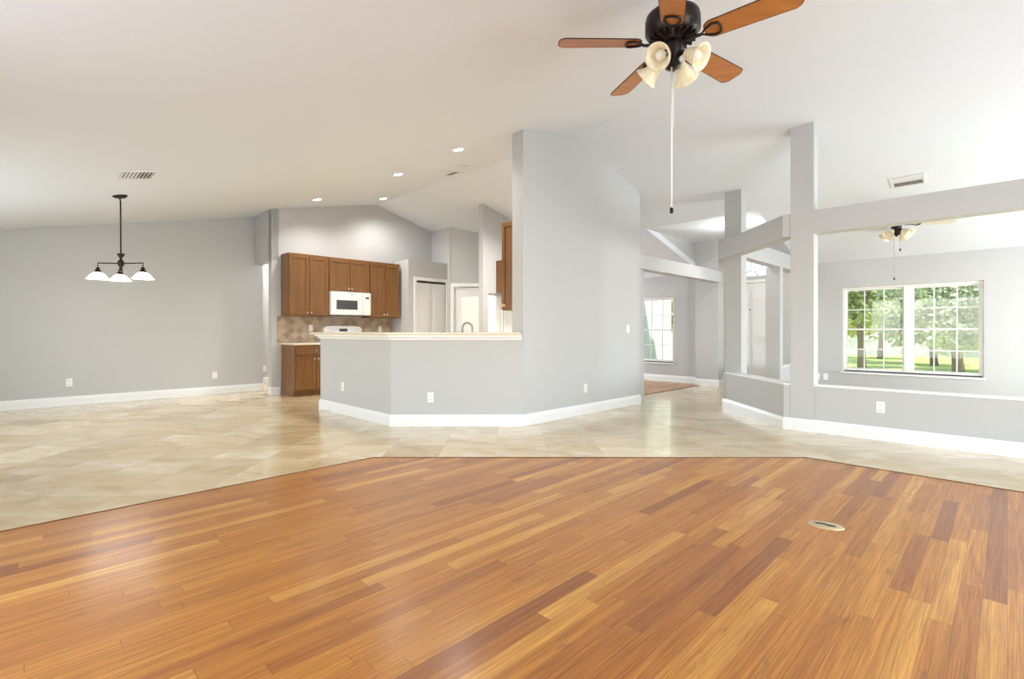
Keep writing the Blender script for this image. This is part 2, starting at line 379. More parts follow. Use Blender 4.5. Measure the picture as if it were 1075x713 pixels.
# ------------------------------------------------------------------ walls
Z0 = 0
def wall_v(name, v0, v1, u0, u1, z0=0, z1=None, label=None):       # wall whose faces look along v
    m = MB(); top0 = z1 if z1 else ceil_z(v0) + .03; top1 = z1 if z1 else ceil_z(v1) + .03
    m.prism([(v0, z0), (v1, z0), (v1, top1), (v0, top0)], u0, u1, 'y'); return struct(m, name, M_wall, label=label)
def wall_u(name, u0, u1, v0, v1, z0=0, label=None, ztop=None):                # wall whose faces look along u, top follows the vault
    p = [(v0, z0), (v1, z0)]
    if ztop: p += [(v1, ztop), (v0, ztop)]
    else:
        p.append((v1, ceil_z(v1) + .03))
        if v0 < 5.12 < v1: p.append((5.12, 3.68))
        p.append((v0, ceil_z(v0) + .03))
    return struct(MB().prism(p, u0, u1, 'y'), name, M_wall, label=label)

wall_u('wall_left', 9.85, 9.97, -.95, 3.26, label='plain grey wall at the left behind the pendant light')
# passage beside the kitchen: header, and hall beyond
wall_v('wall_hall_header', 3.11, 3.23, 8.98, 9.85, 2.33)
wall_u('wall_hall', 11.1, 11.25, 2.2, 7.0)
wall_v('wall_hall_side', 2.1, 2.22, 9.97, 11.2)
wall_v('wall_hall_end', 6.9, 7.02, 9.1, 11.2)
wall_u('wall_kitchen', 8.98, 9.12, 3.11, 6.6, label='kitchen wall above the wooden cabinets')
# kitchen far corner: side wall, frontal wall with door
wall_v('wall_kitchen_side', 6.46, 6.58, 8.30, 9.0)
# frontal wall Y = 10.45, X from -1.32 to .45 with a door opening
YD = 10.45
def frontal(name, x0, x1, z0, z1s):
    # top follows vault: v=(X+Y)/sqrt2
    m = MB(); n = 6; pts = [(x0, z0), (x1, z0)]
    for i in range(n + 1):
        x = x1 + (x0 - x1) * i / n
        pts.append((x, z1s if z1s else ceil_z((x + YD) / S2) + .03))
    m.prism(pts, YD, YD + .12, 'y'); return struct(m, name, M_wall, 0)
frontal('wall_kitchen_corner', -1.34, -1.22, 0, None)
frontal('wall_kitchen_corner', -.44, .5, 0, None)
frontal('wall_kitchen_corner', -1.22, -.44, 2.04, None)
# refrigerator alcove
wall_v('wall_alcove', 5.98, 6.10, 6.72, 6.84)
wall_u('wall_alcove_top', 6.72, 6.84, 6.10, 6.96, 1.80)
wall_v('wall_study_side', 6.96, 7.08, 4.156, 8.5)
# tall partition between kitchen and living room
m = MB().prism([(4.16, 0), (6.74, 0), (6.74, ceil_z(6.74) + .03), (5.12, 3.68), (4.16, ceil_z(4.16) + .03)], 3.976, 4.156, 'y')
struct(m, 'wall_partition', M_wall, label='tall light grey partition wall beside the kitchen bar')
struct(MB().box(6.74, 6.96, 4.03, 4.156, 0, 2.1), 'wall_partition_return', M_wall)
# front wall with two windows and the entry door
FW0, FW1 = 10.15, 10.32
ZT = 2.36
def front(u0, u1, z0, z1): return wall_v('wall_front', FW0, FW1, u0, u1, z0, z1)
W1 = (.244, 2.03); W2 = (5.16, 6.96); WZ = (.41, 1.86); D1 = (3.17, 3.98)
front(-2.65, W1[0], 0, ZT); front(W1[0], W1[1], 0, WZ[0]); front(W1[0], W1[1], WZ[1], ZT); front(W1[1], 2.60, 0, ZT)
front(2.60, D1[0], 0, 3.0); front(D1[1], 4.60, 0, 3.0)
front(4.60, W2[0], 0, ZT); front(W2[0], W2[1], 0, WZ[0]); front(W2[0], W2[1], WZ[1], ZT); front(W2[1], 8.6, 0, ZT)
# above entry door, with a half-round transom opening
uc, zc, rr = .5 * (D1[0] + D1[1]), 2.16, .39
arc = [(uc + rr * math.cos(math.pi * i / 20), zc + rr * math.sin(math.pi * i / 20)) for i in range(21)]
m = MB()
m.prism([(FW0, 2.05), (FW1, 2.05), (FW1, zc), (FW0, zc)], D1[0], D1[1], 'y')
half1 = [(D1[1], zc)] + [(D1[1], 3.0), (uc, 3.0)] + [arc[i] for i in range(10, -1, -1)]
half2 = [(D1[0], zc)] + [arc[i] for i in range(20, 9, -1)] + [(uc, 3.0), (D1[0], 3.0)]
for hp in (half1, half2): m.prism(hp, FW0, FW1, 'x')
struct(m, 'wall_front', M_wall)
# study walls, end wall, rear wall
wall_u('wall_study_back', 8.5, 8.62, 6.96, 7.5); wall_u('wall_study_back', 8.5, 8.62, 9.7, 10.2)
wall_u('wall_study_back', 8.5, 8.62, 7.5, 9.7, 2.1); wall_u('wall_study_back', 8.5, 8.62, 7.5, 9.7, 0, ztop=.4)
for a, b, z0, zt in ((-.95, .9, 0, None), (.9, 5.1, 2.35, None), (.9, 5.1, 0, .3), (5.1, 6.9, 0, None), (6.9, 9.5, 2.1, None), (6.9, 9.5, 0, .4), (9.5, 10.2, 0, None)):
    wall_u('wall_right', -2.62, -2.5, a, b, z0, ztop=zt)
for a, b, z0, zt in ((-2.6, -2.15, 0, None), (-2.15, 3.4, 2.25, None), (3.4, 5.5, 0, None), (5.5, 8.5, 2.25, None), (8.5, 9.9, 0, None)):
    wall_v('wall_back', -.92, -.8, a, b, z0, zt)
# shallow pier where the far beam lands
struct(MB().prism([(9.85, 0), (10.15, 0), (10.15, ZE), (9.85, ZE)], 4.06, 4.53, 'y'), 'wall_pier', M_wall, label='light grey pier at the far end of the beam beside the entry door')

# bar half wall : C - A - B
KZ = 1.035
Cw, Aw, Bw = (3.07, 6.94), (3.07, 5.0), (4.156, 3.976)
Ba = ((.127 + 5.75) / S2, (5.75 - .127) / S2)
t = .13; k = t * math.tan(math.radians(22.5))
barpoly = [(3.07, 6.94), (3.07, 5.06), (Ba[0] - .0, Ba[1]), (Ba[0] + .09, Ba[1] + .09), (3.07 + t, 5.06 + k), (3.07 + t, 6.94)]
struct(MB().prism(barpoly, 0, KZ), 'wall_bar', M_wall, label='grey half wall below the kitchen bar top')
# low knee walls with columns and beams around the front room
KN = .50
struct(MB().box(6.165, 6.285, -2.5, 1.50, 0, KN), 'wall_low_right', M_wall, label='low grey wall below the long beam at the right')
XA = 3.07
ang = MB().prism([(XA, 5.60), (3.118, 5.555), (3.235, 5.64), (XA + .14, 5.76), (XA + .14, 7.10), (XA, 7.20)], 0, KN)
struct(ang, 'wall_low_angled', M_wall, 0, label='short angled low wall between the two tall columns')
struct(MB().box(9.04, 10.15, 2.67, 2.80, 0, KN), 'wall_low_entry', M_wall)
CAPW = .012
caps = MB().box(6.155, 6.295, -2.5, 1.49, KN, KN + .018); struct(caps, 'trim_3', M_trim, label='white cap on the low wall at the right')
caps = MB().prism([(XA - .008, 5.60), (3.112, 5.55), (3.235, 5.645), (XA + .15, 5.76), (XA + .15, 7.08), (XA - .008, 7.14)], KN, KN + .018); struct(caps, 'trim_4', M_trim, 0)
caps = MB().box(9.04, 10.15, 2.66, 2.81, KN, KN + .018); struct(caps, 'trim_5', M_trim)

def column(v0, v1, u0, u1, z0, lab, n):
    m = MB().prism([(v0, z0), (v1, z0), (v1, ceil_z(v1) + .02), (v0, ceil_z(v0) + .02)], u0, u1, 'y')
    return struct(m, n, M_wall, label=lab)
column(6.135, 6.30, 1.49, 1.72, 0, 'tall grey square column rising through the long beam', 'trim_6')
column(7.20, 7.40, 2.645, 2.877, 0, 'tall grey square column farther back at the angled low wall', 'trim_7')
m = MB().box(8.88, 9.03, 2.645, 2.868, 0, 2.17); struct(m, 'trim_8', M_wall, label='short grey column under the entry beam')
BZ = (2.17, 2.42)
struct(MB().box(6.14, 6.31, -2.5, 1.78, *BZ), 'trim_9', M_wall, label='long grey beam crossing the tall column to the right')
struct(MB().prism([(XA - .01, 5.602), (3.112, 5.555), (3.24, 5.66), (XA + .17, 5.76), (XA + .17, 7.36), (XA - .01, 7.36)], BZ[0] - .005, BZ[1] - .005), 'trim_10', M_wall, 0, label='angled grey beam joining the two tall columns')
struct(MB().prism([(7.40, BZ[0]), (10.15, BZ[0]), (10.15, 2.33), (9.76, BZ[1]), (7.40, BZ[1])], 2.655, 2.82, 'y'), 'trim_11', M_wall, label='grey beam running back to the front wall beside the entry')
struct(MB().box(6.74, 9.86, 3.99, 4.17, 2.07, 2.29), 'trim_12', M_wall, label='white lit beam from the partition to the pier')

# ------------------------------------------------------------------ baseboards (profile projects to the left of the walking direction)
BP = [(0, 0), (.018, 0), (.018, .095), (.013, .112), (.010, .122), (.004, .135), (0, .135)]
def base(name, path, rot=R45):
    # path given so that the room lies to the LEFT
    return struct(MB().sweep(path, BP), name, M_trim, rot)
base('baseboard_left', [(3.26, 9.85), (-.8, 9.85)])
base('baseboard_hall', [(6.9, 11.1), (2.2, 11.1)])
base('baseboard_kitchen', [(3.25, 8.98), (3.11, 8.98), (3.11, 9.12)])
base('baseboard_bar', [(6.74, 4.03), (6.74, 3.976), (4.156, 3.976), (3.07, 5.06), (3.07, 6.94), (3.20, 6.94)])
base('baseboard_low_walls', [(6.165, -2.5), (6.165, 1.49), (6.135, 1.49), (6.135, 1.785), (7.255, 2.915), (7.40, 2.90)])
base('baseboard_front', [(10.15, -2.5), (10.15, 2.66)]); base('baseboard_front', [(10.15, 4.06), (9.85, 4.06), (9.85, 4.53), (10.15, 4.53), (10.15, 8.5)])
base('baseboard_entry', [(10.15, 2.67), (9.04, 2.67)])
base('baseboard_back', [(5.1, -2.5), (6.9, -2.5), (10.15, -2.5)][::-1][::-1]) if False else None

# ------------------------------------------------------------------ windows
def window(n, ul, ur, z0, z1, lab):
    """double unit of double-hung sashes with 3 x 4 lites each; seen from inside, left end at u = ul (larger u)"""
    w = ul - ur; h = z1 - z0
    e = empty('window_%d' % n, H(10.15, ul, z0), -R45, lab); e['kind'] = 'structure'
    fr = MB(); a = .035; mc = .05
    fr.box(0, a, .05, .15, 0, h); fr.box(w - a, w, .05, .15, 0, h); fr.box(a, w - a, .05, .15, 0, a); fr.box(a, w - a, .05, .15, h - a, h)
    fr.box(w / 2 - mc, w / 2 + mc, .04, .15, a, h - a)
    fr.build('window_frame', M_vinyl, e, bevel=.003)
    for (x0, x1) in ((a, w / 2 - mc), (w / 2 + mc, w - a)):
        for up in (0, 1):
            zz0, zz1 = (a, h / 2 + .015) if not up else (h / 2 - .015, h - a); y0 = .065 if not up else .095; b = .026
            s = MB(); s.box(x0, x0 + b, y0, y0 + .028, zz0, zz1); s.box(x1 - b, x1, y0, y0 + .028, zz0, zz1)
            s.box(x0 + b, x1 - b, y0, y0 + .028, zz0, zz0 + b); s.box(x0 + b, x1 - b, y0, y0 + .028, zz1 - b, zz1)
            for i in (1, 2):
                xx = x0 + (x1 - x0) * i / 3; s.box(xx - .008, xx + .008, y0 + .006, y0 + .022, zz0 + b, zz1 - b)
            zm = (zz0 + zz1) / 2; s.box(x0 + b, x1 - b, y0 + .005, y0 + .023, zm - .008, zm + .008)
            so = s.build('sash', M_vinyl, e)
            MB().box(x0 + b, x1 - b, y0 + .012, y0 + .016, zz0 + b, zz1 - b).build('pane', M_glass, so)
    MB().box(a, w / 2 - mc, .1300, .1306, a, h - a).build('haze_sheet', M_haze, e); MB().box(w / 2 + mc, w - a, .1300, .1306, a, h - a).build('haze_sheet', M_haze, e)  # thin hazy sheets that lighten the view outside
    MB().box(-.02, w + .02, -.03, .05, -.03, 0).build('window_sill', M_trim, e, bevel=.004)
    MB().box(0.02, w - .02, .042, .049, .001, .022).build('gap_strip', mat('gap_shade', srgb(84, 76, 66), .5), e)  # dark strip painted in for the shaded gap beneath
    return e
window(1, W1[1], W1[0], *WZ, 'wide white window with two grid sashes looking on trees, above the low wall')
window(2, W2[1], W2[0], *WZ, 'white grid window in the far room past the partition')
# half-round transom over the entry door
e = empty('window_3', H(10.15, uc, zc), -R45, 'half-round transom window above the entry door'); e['kind'] = 'structure'
m = MB(); N = 20
for r0, r1 in ((rr - .035, rr), (.12, .14)):
    vs = []
    for i in range(N + 1):
        an = math.pi * i / N
        for r in (r0, r1):
            for y in (.05, .12): vs.append((r * math.cos(an), y, r * math.sin(an)))
    fs = []
    for i in range(N):
        p, q = i * 4, i * 4 + 4; fs += [(p, q, q + 1, p + 1), (p + 2, p + 3, q + 3, q + 2), (p, p + 2, q + 2, q), (p + 1, q + 1, q + 3, p + 3)]
    m.add(vs, fs)
m.box(-rr, rr, .05, .12, 0, .035)
for i in (1, 2, 3):
    an = math.pi * i / 4; m.add(*(lambda d, nn: ([(d.x * r + nn.x * s, y, d.z * r + nn.z * s) for r in (.13, rr - .02) for s in (-.008, .008) for y in (.07, .095)],
        [(0, 1, 3, 2), (4, 6, 7, 5), (0, 4, 5, 1), (2, 3, 7, 6), (0, 2, 6, 4), (1, 5, 7, 3)]))(Vector((math.cos(an), 0, math.sin(an))), Vector((-math.sin(an), 0, math.cos(an)))))
m.build('window_frame', M_vinyl, e)
MB().prism([((rr - .02) * math.cos(math.pi * i / N), (rr - .02) * math.sin(math.pi * i / N)) for i in range(N + 1)], .08, .084, 'y').build('pane', M_glass, e)

# ------------------------------------------------------------------ doors
def panel_poly(x0, x1, z0, z1, arch=0):
    p = [(x0, z0), (x1, z0), (x1, z1 - arch)]
    if arch:
        for i in range(1, 12):
            q = i / 12; p.append((x1 + (x0 - x1) * q, z1 - arch + arch * math.sin(math.pi * q) ** 1.3))
    else: pass
    p.append((x0, z1 - arch)); return p
def inset_panel(mb, x0, x1, z0, z1, y, arch=0):
    """raised moulded panel: outer ring lip and raised field"""
    mb.prism(panel_poly(x0, x1, z0, z1, arch), y - .010, y + .001, 'y')
    d = .022; mb.prism(panel_poly(x0 + d, x1 - d, z0 + d, z1 - d, arch), y - .020, y - .009, 'y')
def casing(e, w, h, cw=.075):
    m = MB(); m.box(-cw, 0, -.018, 0, 0, h + cw); m.box(w, w + cw, -.018, 0, 0, h + cw); m.box(0, w, -.018, 0, h, h + cw)
    return m.build('door_casing', M_trim, e, bevel=.005)
def knob(e, name, x, y, z, r, M, L=.04):
    m = MB(); Mx = Matrix.Translation((x, y, z)) @ Matrix.Rotation(math.radians(90), 4, 'X')
    m.lathe([(r * .95, 0), (r * .95, .004), (r * .35, .007), (r * .3, L * .45), (r * .9, L * .62), (r, L * .8), (r * .7, L)], 16, Mx)
    return m.build(name, M, e)
# entry door in the front wall
e = empty('door_1', H(10.15, D1[1], 0), -R45, 'white six-panel entry door seen between the columns'); e['kind'] = 'structure'
casing(e, .81, 2.05, .06)
d = MB().box(.004, .806, .03, .075, .01, 2.04)
for (x0, x1) in ((.10, .37), (.44, .71)):
    for (a, b) in ((.20, .82), (.98, 1.58), (1.68, 1.92)): inset_panel(d, x0, x1, a, b, .03)
dl = d.build('door_leaf', M_door, e)
knob(dl, 'door_knob', .755, .03, .93, .028, M_nickel, .06); knob(dl, 'deadbolt', .755, .03, 1.12, .025, M_nickel, .02)
knob(dl, 'peephole', .405, .03, 1.53, .012, M_bronze, .01)
# pantry block with bifold door
PZ = 2.535
struct(MB().box(5.49, 5.61, 8.50, 8.98, 0, PZ - .1), 'wall_pantry_side', M_wall)
m = MB(); m.box(5.49, 5.68, 8.40, 8.50, 0, PZ); m.box(6.42, 6.49, 8.40, 8.50, 0, PZ); m.box(5.68, 6.42, 8.40, 8.50, 2.13, PZ); m.box(5.49, 6.49, 8.50, 8.98, PZ - .1, PZ)
m.box(6.42, 6.49, 8.5, 8.98, 0, PZ - .1)
struct(m, 'wall_pantry', M_wall, label='low white block around the pantry door')
e = empty('door_2', H(5.68, 8.40, 0), R45, 'white bifold pantry door with arched panels'); e['kind'] = 'structure'
casing(e, .74, 2.13, .065)
MB().box(0, .74, .03, .05, 2.09, 2.115).build('top_track', M_slot, e)
for k in (0, 1):
    d = MB().box(.004 + k * .368, .364 + k * .368, .02, .052, .01, 2.085)
    x0 = .06 + k * .368; inset_panel(d, x0, x0 + .25, 1.02, 1.95, .02, .09); inset_panel(d, x0, x0 + .25, .15, .92, .02)
    dl = d.build('bifold_leaf', M_door, e)
    if k == 1: knob(dl, 'knob', .40, .02, .95, .015, M_nickel, .03)
# door in the frontal kitchen corner wall
e = empty('door_3', (-1.22, YD, 0), 0, 'white panel door at the back corner of the kitchen'); e['kind'] = 'structure'
casing(e, .78, 2.04, .075)
d = MB().box(.004, .776, .03, .07, .01, 2.03)
for (x0, x1) in ((.10, .36), (.42, .68)):
    for (a, b) in ((.20, .82), (.98, 1.58), (1.68, 1.90)): inset_panel(d, x0, x1, a, b, .03)
dl = d.build('door_leaf', M_door, e); knob(dl, 'door_knob', .06, .03, .93, .028, M_nickel, .06)

# ------------------------------------------------------------------ outlets and switches
def outlet(name, loc, rz, lab, kind='outlet', group=None):
    e = empty(name, loc, rz, lab, 'light switch' if kind == 'switch' else 'outlet', group)
    MB().box(-.036, .036, -.006, 0, -.058, .058).build('cover_plate', M_plate, e, bevel=.003)
    if kind == 'outlet':
        for s in (-1, 1):
            r = MB().box(-.017, .017, -.0085, -.005, s * .026 - .015, s * .026 + .015).build('receptacle', M_plate, e, bevel=.003)
            MB().box(-.009, -.006, -.0092, -.008, s * .026 - .004, s * .026 + .008).box(.006, .009, -.0092, -.008, s * .026 - .004, s * .026 + .008).box(-.002, .002, -.0092, -.008, s * .026 - .011, s * .026 - .007).build('slots', M_slot, r)
    elif kind == 'switch':
        MB().box(-.016, .016, -.010, -.005, -.032, .032).build('rocker', M_white, e, bevel=.002)
    return e
def on_u(x, y, u):      # point on the plane u = const seen at pixel (x, y)
    d = ray(x, y); t = u * S2 / (d.y - d.x); return Vector((d.x * t, t, CH + d.z * t))
def on_v(x, y, v):
    d = ray(x, y); t = v * S2 / (d.y + d.x); return Vector((d.x * t, t, CH + d.z * t))
def on_Y(x, y, Y):
    d = ray(x, y); return Vector((d.x * Y, Y, CH + d.z * Y))
outlet('wall_outlet', on_u(72.6, 401.6, 9.85), R45, 'white outlet low on the left wall, nearer the left edge')
outlet('wall_outlet', on_u(225.5, 393.8, 9.85), R45, 'white outlet low on the left wall, nearer the kitchen passage')
outlet('wall_outlet', on_u(277.5, 387, 11.1), R45, 'small white outlet in the passage beside the kitchen')
outlet('wall_outlet', on_v(359.7, 406, 3.07), -R45, 'white outlet on the angled left side of the bar wall')
outlet('wall_outlet', on_Y(452, 417.3, 5.75), 0, 'white outlet on the front face of the bar wall')
outlet('wall_outlet', on_u(614.6, 407.5, 3.976), R45, 'white outlet low on the tall partition wall')
outlet('light_switch', on_u(659.3, 345.3, 3.976), R45, 'white rocker switch near the far edge of the tall partition', 'switch')
outlet('wall_outlet', on_v(924.3, 427.6, 6.165), -R45, 'white outlet on the low wall at the right')
outlet('wall_outlet', on_v(858.2, 395, 10.15), -R45, 'white outlet under the wide window, closest to the tall column', 'outlet')
outlet('cable_plate', on_v(866.8, 395.4, 10.15), -R45, 'white wall plate just right of the outlet below the wide window', 'blank')
outlet('wall_outlet', on_u(326.3, 344.5, 8.962), R45, 'white outlet on the stone backsplash left of the stove')
outlet('wall_outlet', on_u(398.8, 345.5, 8.962), R45, 'cream outlet on the stone backsplash right of the stove')

# ------------------------------------------------------------------ kitchen
struct(MB().box(3.14, 5.49, 8.966, 8.985, .92, 1.37).box(3.97, 4.77, 8.966, 8.985, .3, .92), 'trim_13', M_splash, label='brown tumbled stone backsplash laid on the diagonal') if False else None
sp_ = MB().box(.06, 2.34, -.014, -.001, .904, 1.366)
o = sp_.build('backsplash', M_splash, None, R45, H(3.14, 8.98)); tag(o, 'brown tumbled stone backsplash between the counter and the upper cabinets', 'backsplash')

def door_panel(e, x0, x1, z0, z1, y, name='door', fr=.055):
    m = MB(); t = .02
    m.box(x0, x0 + fr, y - t, y, z0, z1); m.box(x1 - fr, x1, y - t, y, z0, z1); m.box(x0 + fr, x1 - fr, y - t, y, z0, z0 + fr); m.box(x0 + fr, x1 - fr, y - t, y, z1 - fr, z1)
    m.box(x0 + fr - .003, x1 - fr + .003, y - t + .010, y - .002, z0 + fr - .003, z1 - fr + .003)
    # bead inside the frame
    b = .010
    m.box(x0 + fr, x0 + fr + b, y - t + .004, y - .004, z0 + fr, z1 - fr); m.box(x1 - fr - b, x1 - fr, y - t + .004, y - .004, z0 + fr, z1 - fr)
    m.box(x0 + fr + b, x1 - fr - b, y - t + .004, y - .004, z0 + fr, z0 + fr + b); m.box(x0 + fr + b, x1 - fr - b, y - t + .004, y - .004, z1 - fr - b, z1 - fr)
    return m.build(name, M_cab, e, bevel=.002)
def upper(v0, v1, z0, z1, lab, depth=.33, crown=True):
    e = empty('wall_cabinet', H(v0, 8.966 - depth, z0), R45, lab, 'cabinet', 'wooden wall cabinets over the stove counter'); w = v1 - v0; h = z1 - z0
    MB().box(0.001, w - .001, 0.0, depth - .004, 0, h).build('body', M_cab, e, bevel=.002)
    g = .012
    for k, (a, b) in enumerate(((g, w / 2 - .004), (w / 2 + .004, w - g))):
        d = door_panel(e, a, b, .012, h - .03, 0)
        knob(d, 'knob', b - .028 if k == 0 else a + .028, -.02, .06, .013, M_nickel, .026)
    return e
VU = (3.26, 3.97, 4.775, 5.44)
upper(VU[0], VU[1], 1.367, 2.445, 'wooden two-door wall cabinet left of the microwave')
upper(VU[1], VU[2], 1.83, 2.445, 'short wooden two-door wall cabinet above the microwave')
upper(VU[2], VU[3], 1.367, 2.445, 'wooden two-door wall cabinet right of the microwave')
# microwave
e = empty('microwave', H(3.985, 8.56, 1.40), R45, 'white over-the-range microwave under the short cabinet', 'microwave'); w, h = .775, .425
MB().box(0, w, .02, .40, 0, h).build('body', M_white, e, bevel=.006)
d = MB().box(0.004, .60, -.012, .02, .012, h - .004)
d = d.build('door', M_white, e, bevel=.008)
MB().box(.09, .50, -.016, -.011, .10, .27).build('window', M_dark, d, bevel=.01)
MB().tube([(.57, -.012, .06), (.57, -.04, .09), (.57, -.04, .34), (.57, -.012, .37)], .009, 8).build('handle', M_white, d)
p = MB().box(.604, w - .004, -.010, .02, .012, h - .004).build('control_panel', M_white, e, bevel=.005)
MB().box(.665, .735, -.013, -.009, .31, .345).build('display', M_dark, p)
MB().box(.65, .75, -.0115, -.009, .05, .28).build('keypad', M_plate, p, bevel=.002)
MB().box(.03, w - .03, .03, .36, -.018, 0).build('vent_grille', M_dark, e)
MB().box(.36, .42, -.0125, -.0115, .375, .385).build('badge', M_ventdark, d)
# range
e = empty('stove', H(3.99, 8.33, 0), R45, 'white stove with control knobs on its back panel, mostly hidden by the bar', 'stove')
MB().box(0, .76, .03, .62, .05, .90).build('body', M_white, e, bevel=.004)
od = MB().box(.01, .75, 0, .03, .22, .78).build('oven_door', M_white, e, bevel=.006); MB().box(.14, .62, -.004, .001, .36, .64).build('window', M_dark, od)
MB().tube([(.06, 0, .73), (.06, -.045, .73), (.70, -.045, .73), (.70, 0, .73)], .011, 8).build('handle', M_white, od)
MB().box(.01, .75, 0.004, .03, .06, .20).build('drawer', M_white, e, bevel=.005)
MB().box(-.0, .76, .01, .56, .90, .915).build('cooktop', M_white, e, bevel=.004)
bk = MB().prism([(.02, .915), (.74, .915), (.76, 1.15), (.72, 1.19), (.60, 1.205), (.16, 1.205), (.04, 1.19), (0, 1.15)], .55, .62, 'y').build('back_panel', M_white, e, bevel=.006)
for x in (.09, .17, .56, .62, .68): knob(bk, 'knob', x, .55, 1.12, .018, M_plate, .022)
MB().box(.30, .46, .546, .551, 1.10, 1.15).build('clock', M_dark, bk)
for (x, y, r) in ((.2, .16, .1), (.56, .16, .08), (.2, .42, .08), (.56, .42, .1)):
    m = MB()
    for q in (1, .72, .44): m.tube([(x + r * q * math.cos(a * math.pi / 12), y + r * q * math.sin(a * math.pi / 12), .921) for a in range(24)], .006, 6, closed=True)
    m.build('burner', M_black, e)
# base cabinets
def base_cab(v0, v1, u, depth, lab, end=True, rz=R45):
    e = empty('base_cabinet', H(v0, u), rz, lab, 'cabinet'); w = v1 - v0
    MB().box(0, w, .0, depth, .10, .868).box(.0, w, .07, depth, 0, .10).build('body', M_cab, e, bevel=.002)
    dr = door_panel(e, .02, w - .02, .70, .85, 0, 'drawer', .03); knob(dr, 'knob', w / 2, -.02, .775, .013, M_nickel, .026)
    for k, (a, b) in enumerate(((.02, w / 2 - .004), (w / 2 + .004, w - .02))):
        d = door_panel(e, a, b, .12, .68, 0); knob(d, 'knob', b - .028 if k == 0 else a + .028, -.02, .63, .013, M_nickel, .026)
    return e
base_cab(3.27, 3.985, 8.38, .585, 'wooden base cabinet with a drawer and two doors left of the bar')
base_cab(4.755, 5.485, 8.38, .585, 'wooden base cabinet right of the stove, hidden behind the bar')
o = MB().box(0, .74, 0, .625, .87, .902).build('countertop', M_counter, None, R45, H(3.245, 8.345), bevel=.006); tag(o, 'cream countertop on the base cabinet at the kitchen entrance', 'countertop')
o = MB().box(0, .73, 0, .625, .87, .902).build('countertop', M_counter, None, R45, H(4.756, 8.345), bevel=.006); tag(o, 'cream countertop right of the stove behind the bar', 'countertop')
# bar top with white moulding, following the half wall
o1, i1 = .095, .33
def off(d):   # outer line shifted d outwards from wall faces (positive = towards the living room)
    vv = 3.07 - d; Yf = 5.75 - d
    return vv, Yf
def hv(X, Y): return ((X + Y) / S2, (Y - X) / S2)
def bar_outline(do, di, u_end, x_end):
    vo, Yo = off(do); vi, Yi = off(-di)
    p = [(vo, u_end), (vo, Yo * S2 - vo), hv(x_end, Yo), hv(x_end, 5.75 - .002), hv(-.01, 5.87) if x_end > .1 else hv(x_end, Yi), hv(-.14, 5.99) if di > .2 else hv(-.03, 5.88), hv(-.14 - (di - .24) * .4, Yi) , (vi, Yi * S2 - vi), (vi, u_end)]
    return p
vo, Yo = off(o1); vi, Yi = off(-i1)
top = [(vo, 7.10), (vo, Yo * S2 - vo), hv(.09, Yo), hv(.115, 5.742), hv(-.02, 5.872), hv(-.08, Yi), (vi, Yi * S2 - vi), (vi, 7.10)]
o = MB().prism(top, 1.058, 1.088).build('bar_top', M_counter, None, R45, bevel=.008); tag(o, 'long cream bar top bent around the kitchen half wall', 'bar top')
vo, Yo = off(0); prof = [(0, 0), (.02, .0), (.028, .022), (.06, .034), (.06, .058), (0, .058)]
mo = MB().sweep([hv(.118, 5.748), (3.068, 5.062), (3.068, 6.942), (3.203, 6.942)], [(a, b + 1.0) for a, b in prof])
o = mo.build('bar_top_moulding', M_trim, None, R45); tag(o, 'white moulding under the cream bar top', 'moulding')
# lower sink counter behind the bar
lc = [(3.21, 6.9), (3.21, 5.12), hv(-.14, 5.90), hv(-.10, 6.45), hv(-1.10, 6.45), (3.80, 5.36), (3.80, 6.9)]
o = MB().prism(lc, .87, .902).build('countertop', M_counter, None, R45, bevel=.004); tag(o, 'lower cream sink counter hidden behind the bar', 'countertop')
lc2 = [(3.21, 6.88), (3.21, 5.12), hv(-.16, 5.91), hv(-.12, 6.40), hv(-1.10, 6.40), (3.76, 5.36), (3.76, 6.88)]
o = MB().prism(lc2, .0, .868).build('sink_cabinet', M_cab, None, R45); tag(o, 'wooden cabinet under the sink counter behind the bar', 'cabinet')
# faucet
e = empty('kitchen_faucet', on_Y(485.5, 348, 6.22) * 1.0, 0, 'chrome gooseneck faucet rising above the bar top', 'faucet'); e.location.z = .902
MB().lathe([(.028, 0), (.028, .01), (.018, .02), (.016, .05)], 16).build('base', M_steel, e)
R = .062; pts = [(0, 0, .03), (0, 0, .24)] + [(R - R * math.cos(a * math.pi / 10), 0, .24 + R * 1.05 * math.sin(a * math.pi / 10)) for a in range(1, 11)] + [(2 * R + .004, 0, .19), (2 * R + .008, 0, .13)]
MB().tube(pts, .0125, 12).build('spout', M_steel, e)
MB().tube([(0, -.012, .07), (.02, -.06, .10)], [.008, .006], 8).build('lever', M_steel, e)
# refrigerator
e = empty('refrigerator', H(6.105, 6.80, 0), R45, 'white side-by-side refrigerator in its alcove', 'refrigerator'); w = .845
MB().box(0, w, .0, .70, .02, 1.76).build('body', M_white, e, bevel=.006)
e.location = H(6.105, 6.80, 0)
for k, (a, b) in enumerate(((.003, .36), (.366, w - .003))):
    d = MB().box(a, b, -.06, -.003, .08, 1.765).build('door', M_white, e, bevel=.012)
    x = b - .03 if k == 0 else a + .03
    MB().tube([(x, -.06, .70), (x, -.10, .74), (x, -.105, 1.1), (x, -.10, 1.48), (x, -.06, 1.52)], .012, 8).build('handle', M_white, d)
    if k == 0: MB().box(.08, .28, -.065, -.058, 1.02, 1.28).build('dispenser', M_plate, d, bevel=.004)
MB().box(0.01, w - .01, -.03, .0, .0, .075).build('toe_grille', M_louver, e)
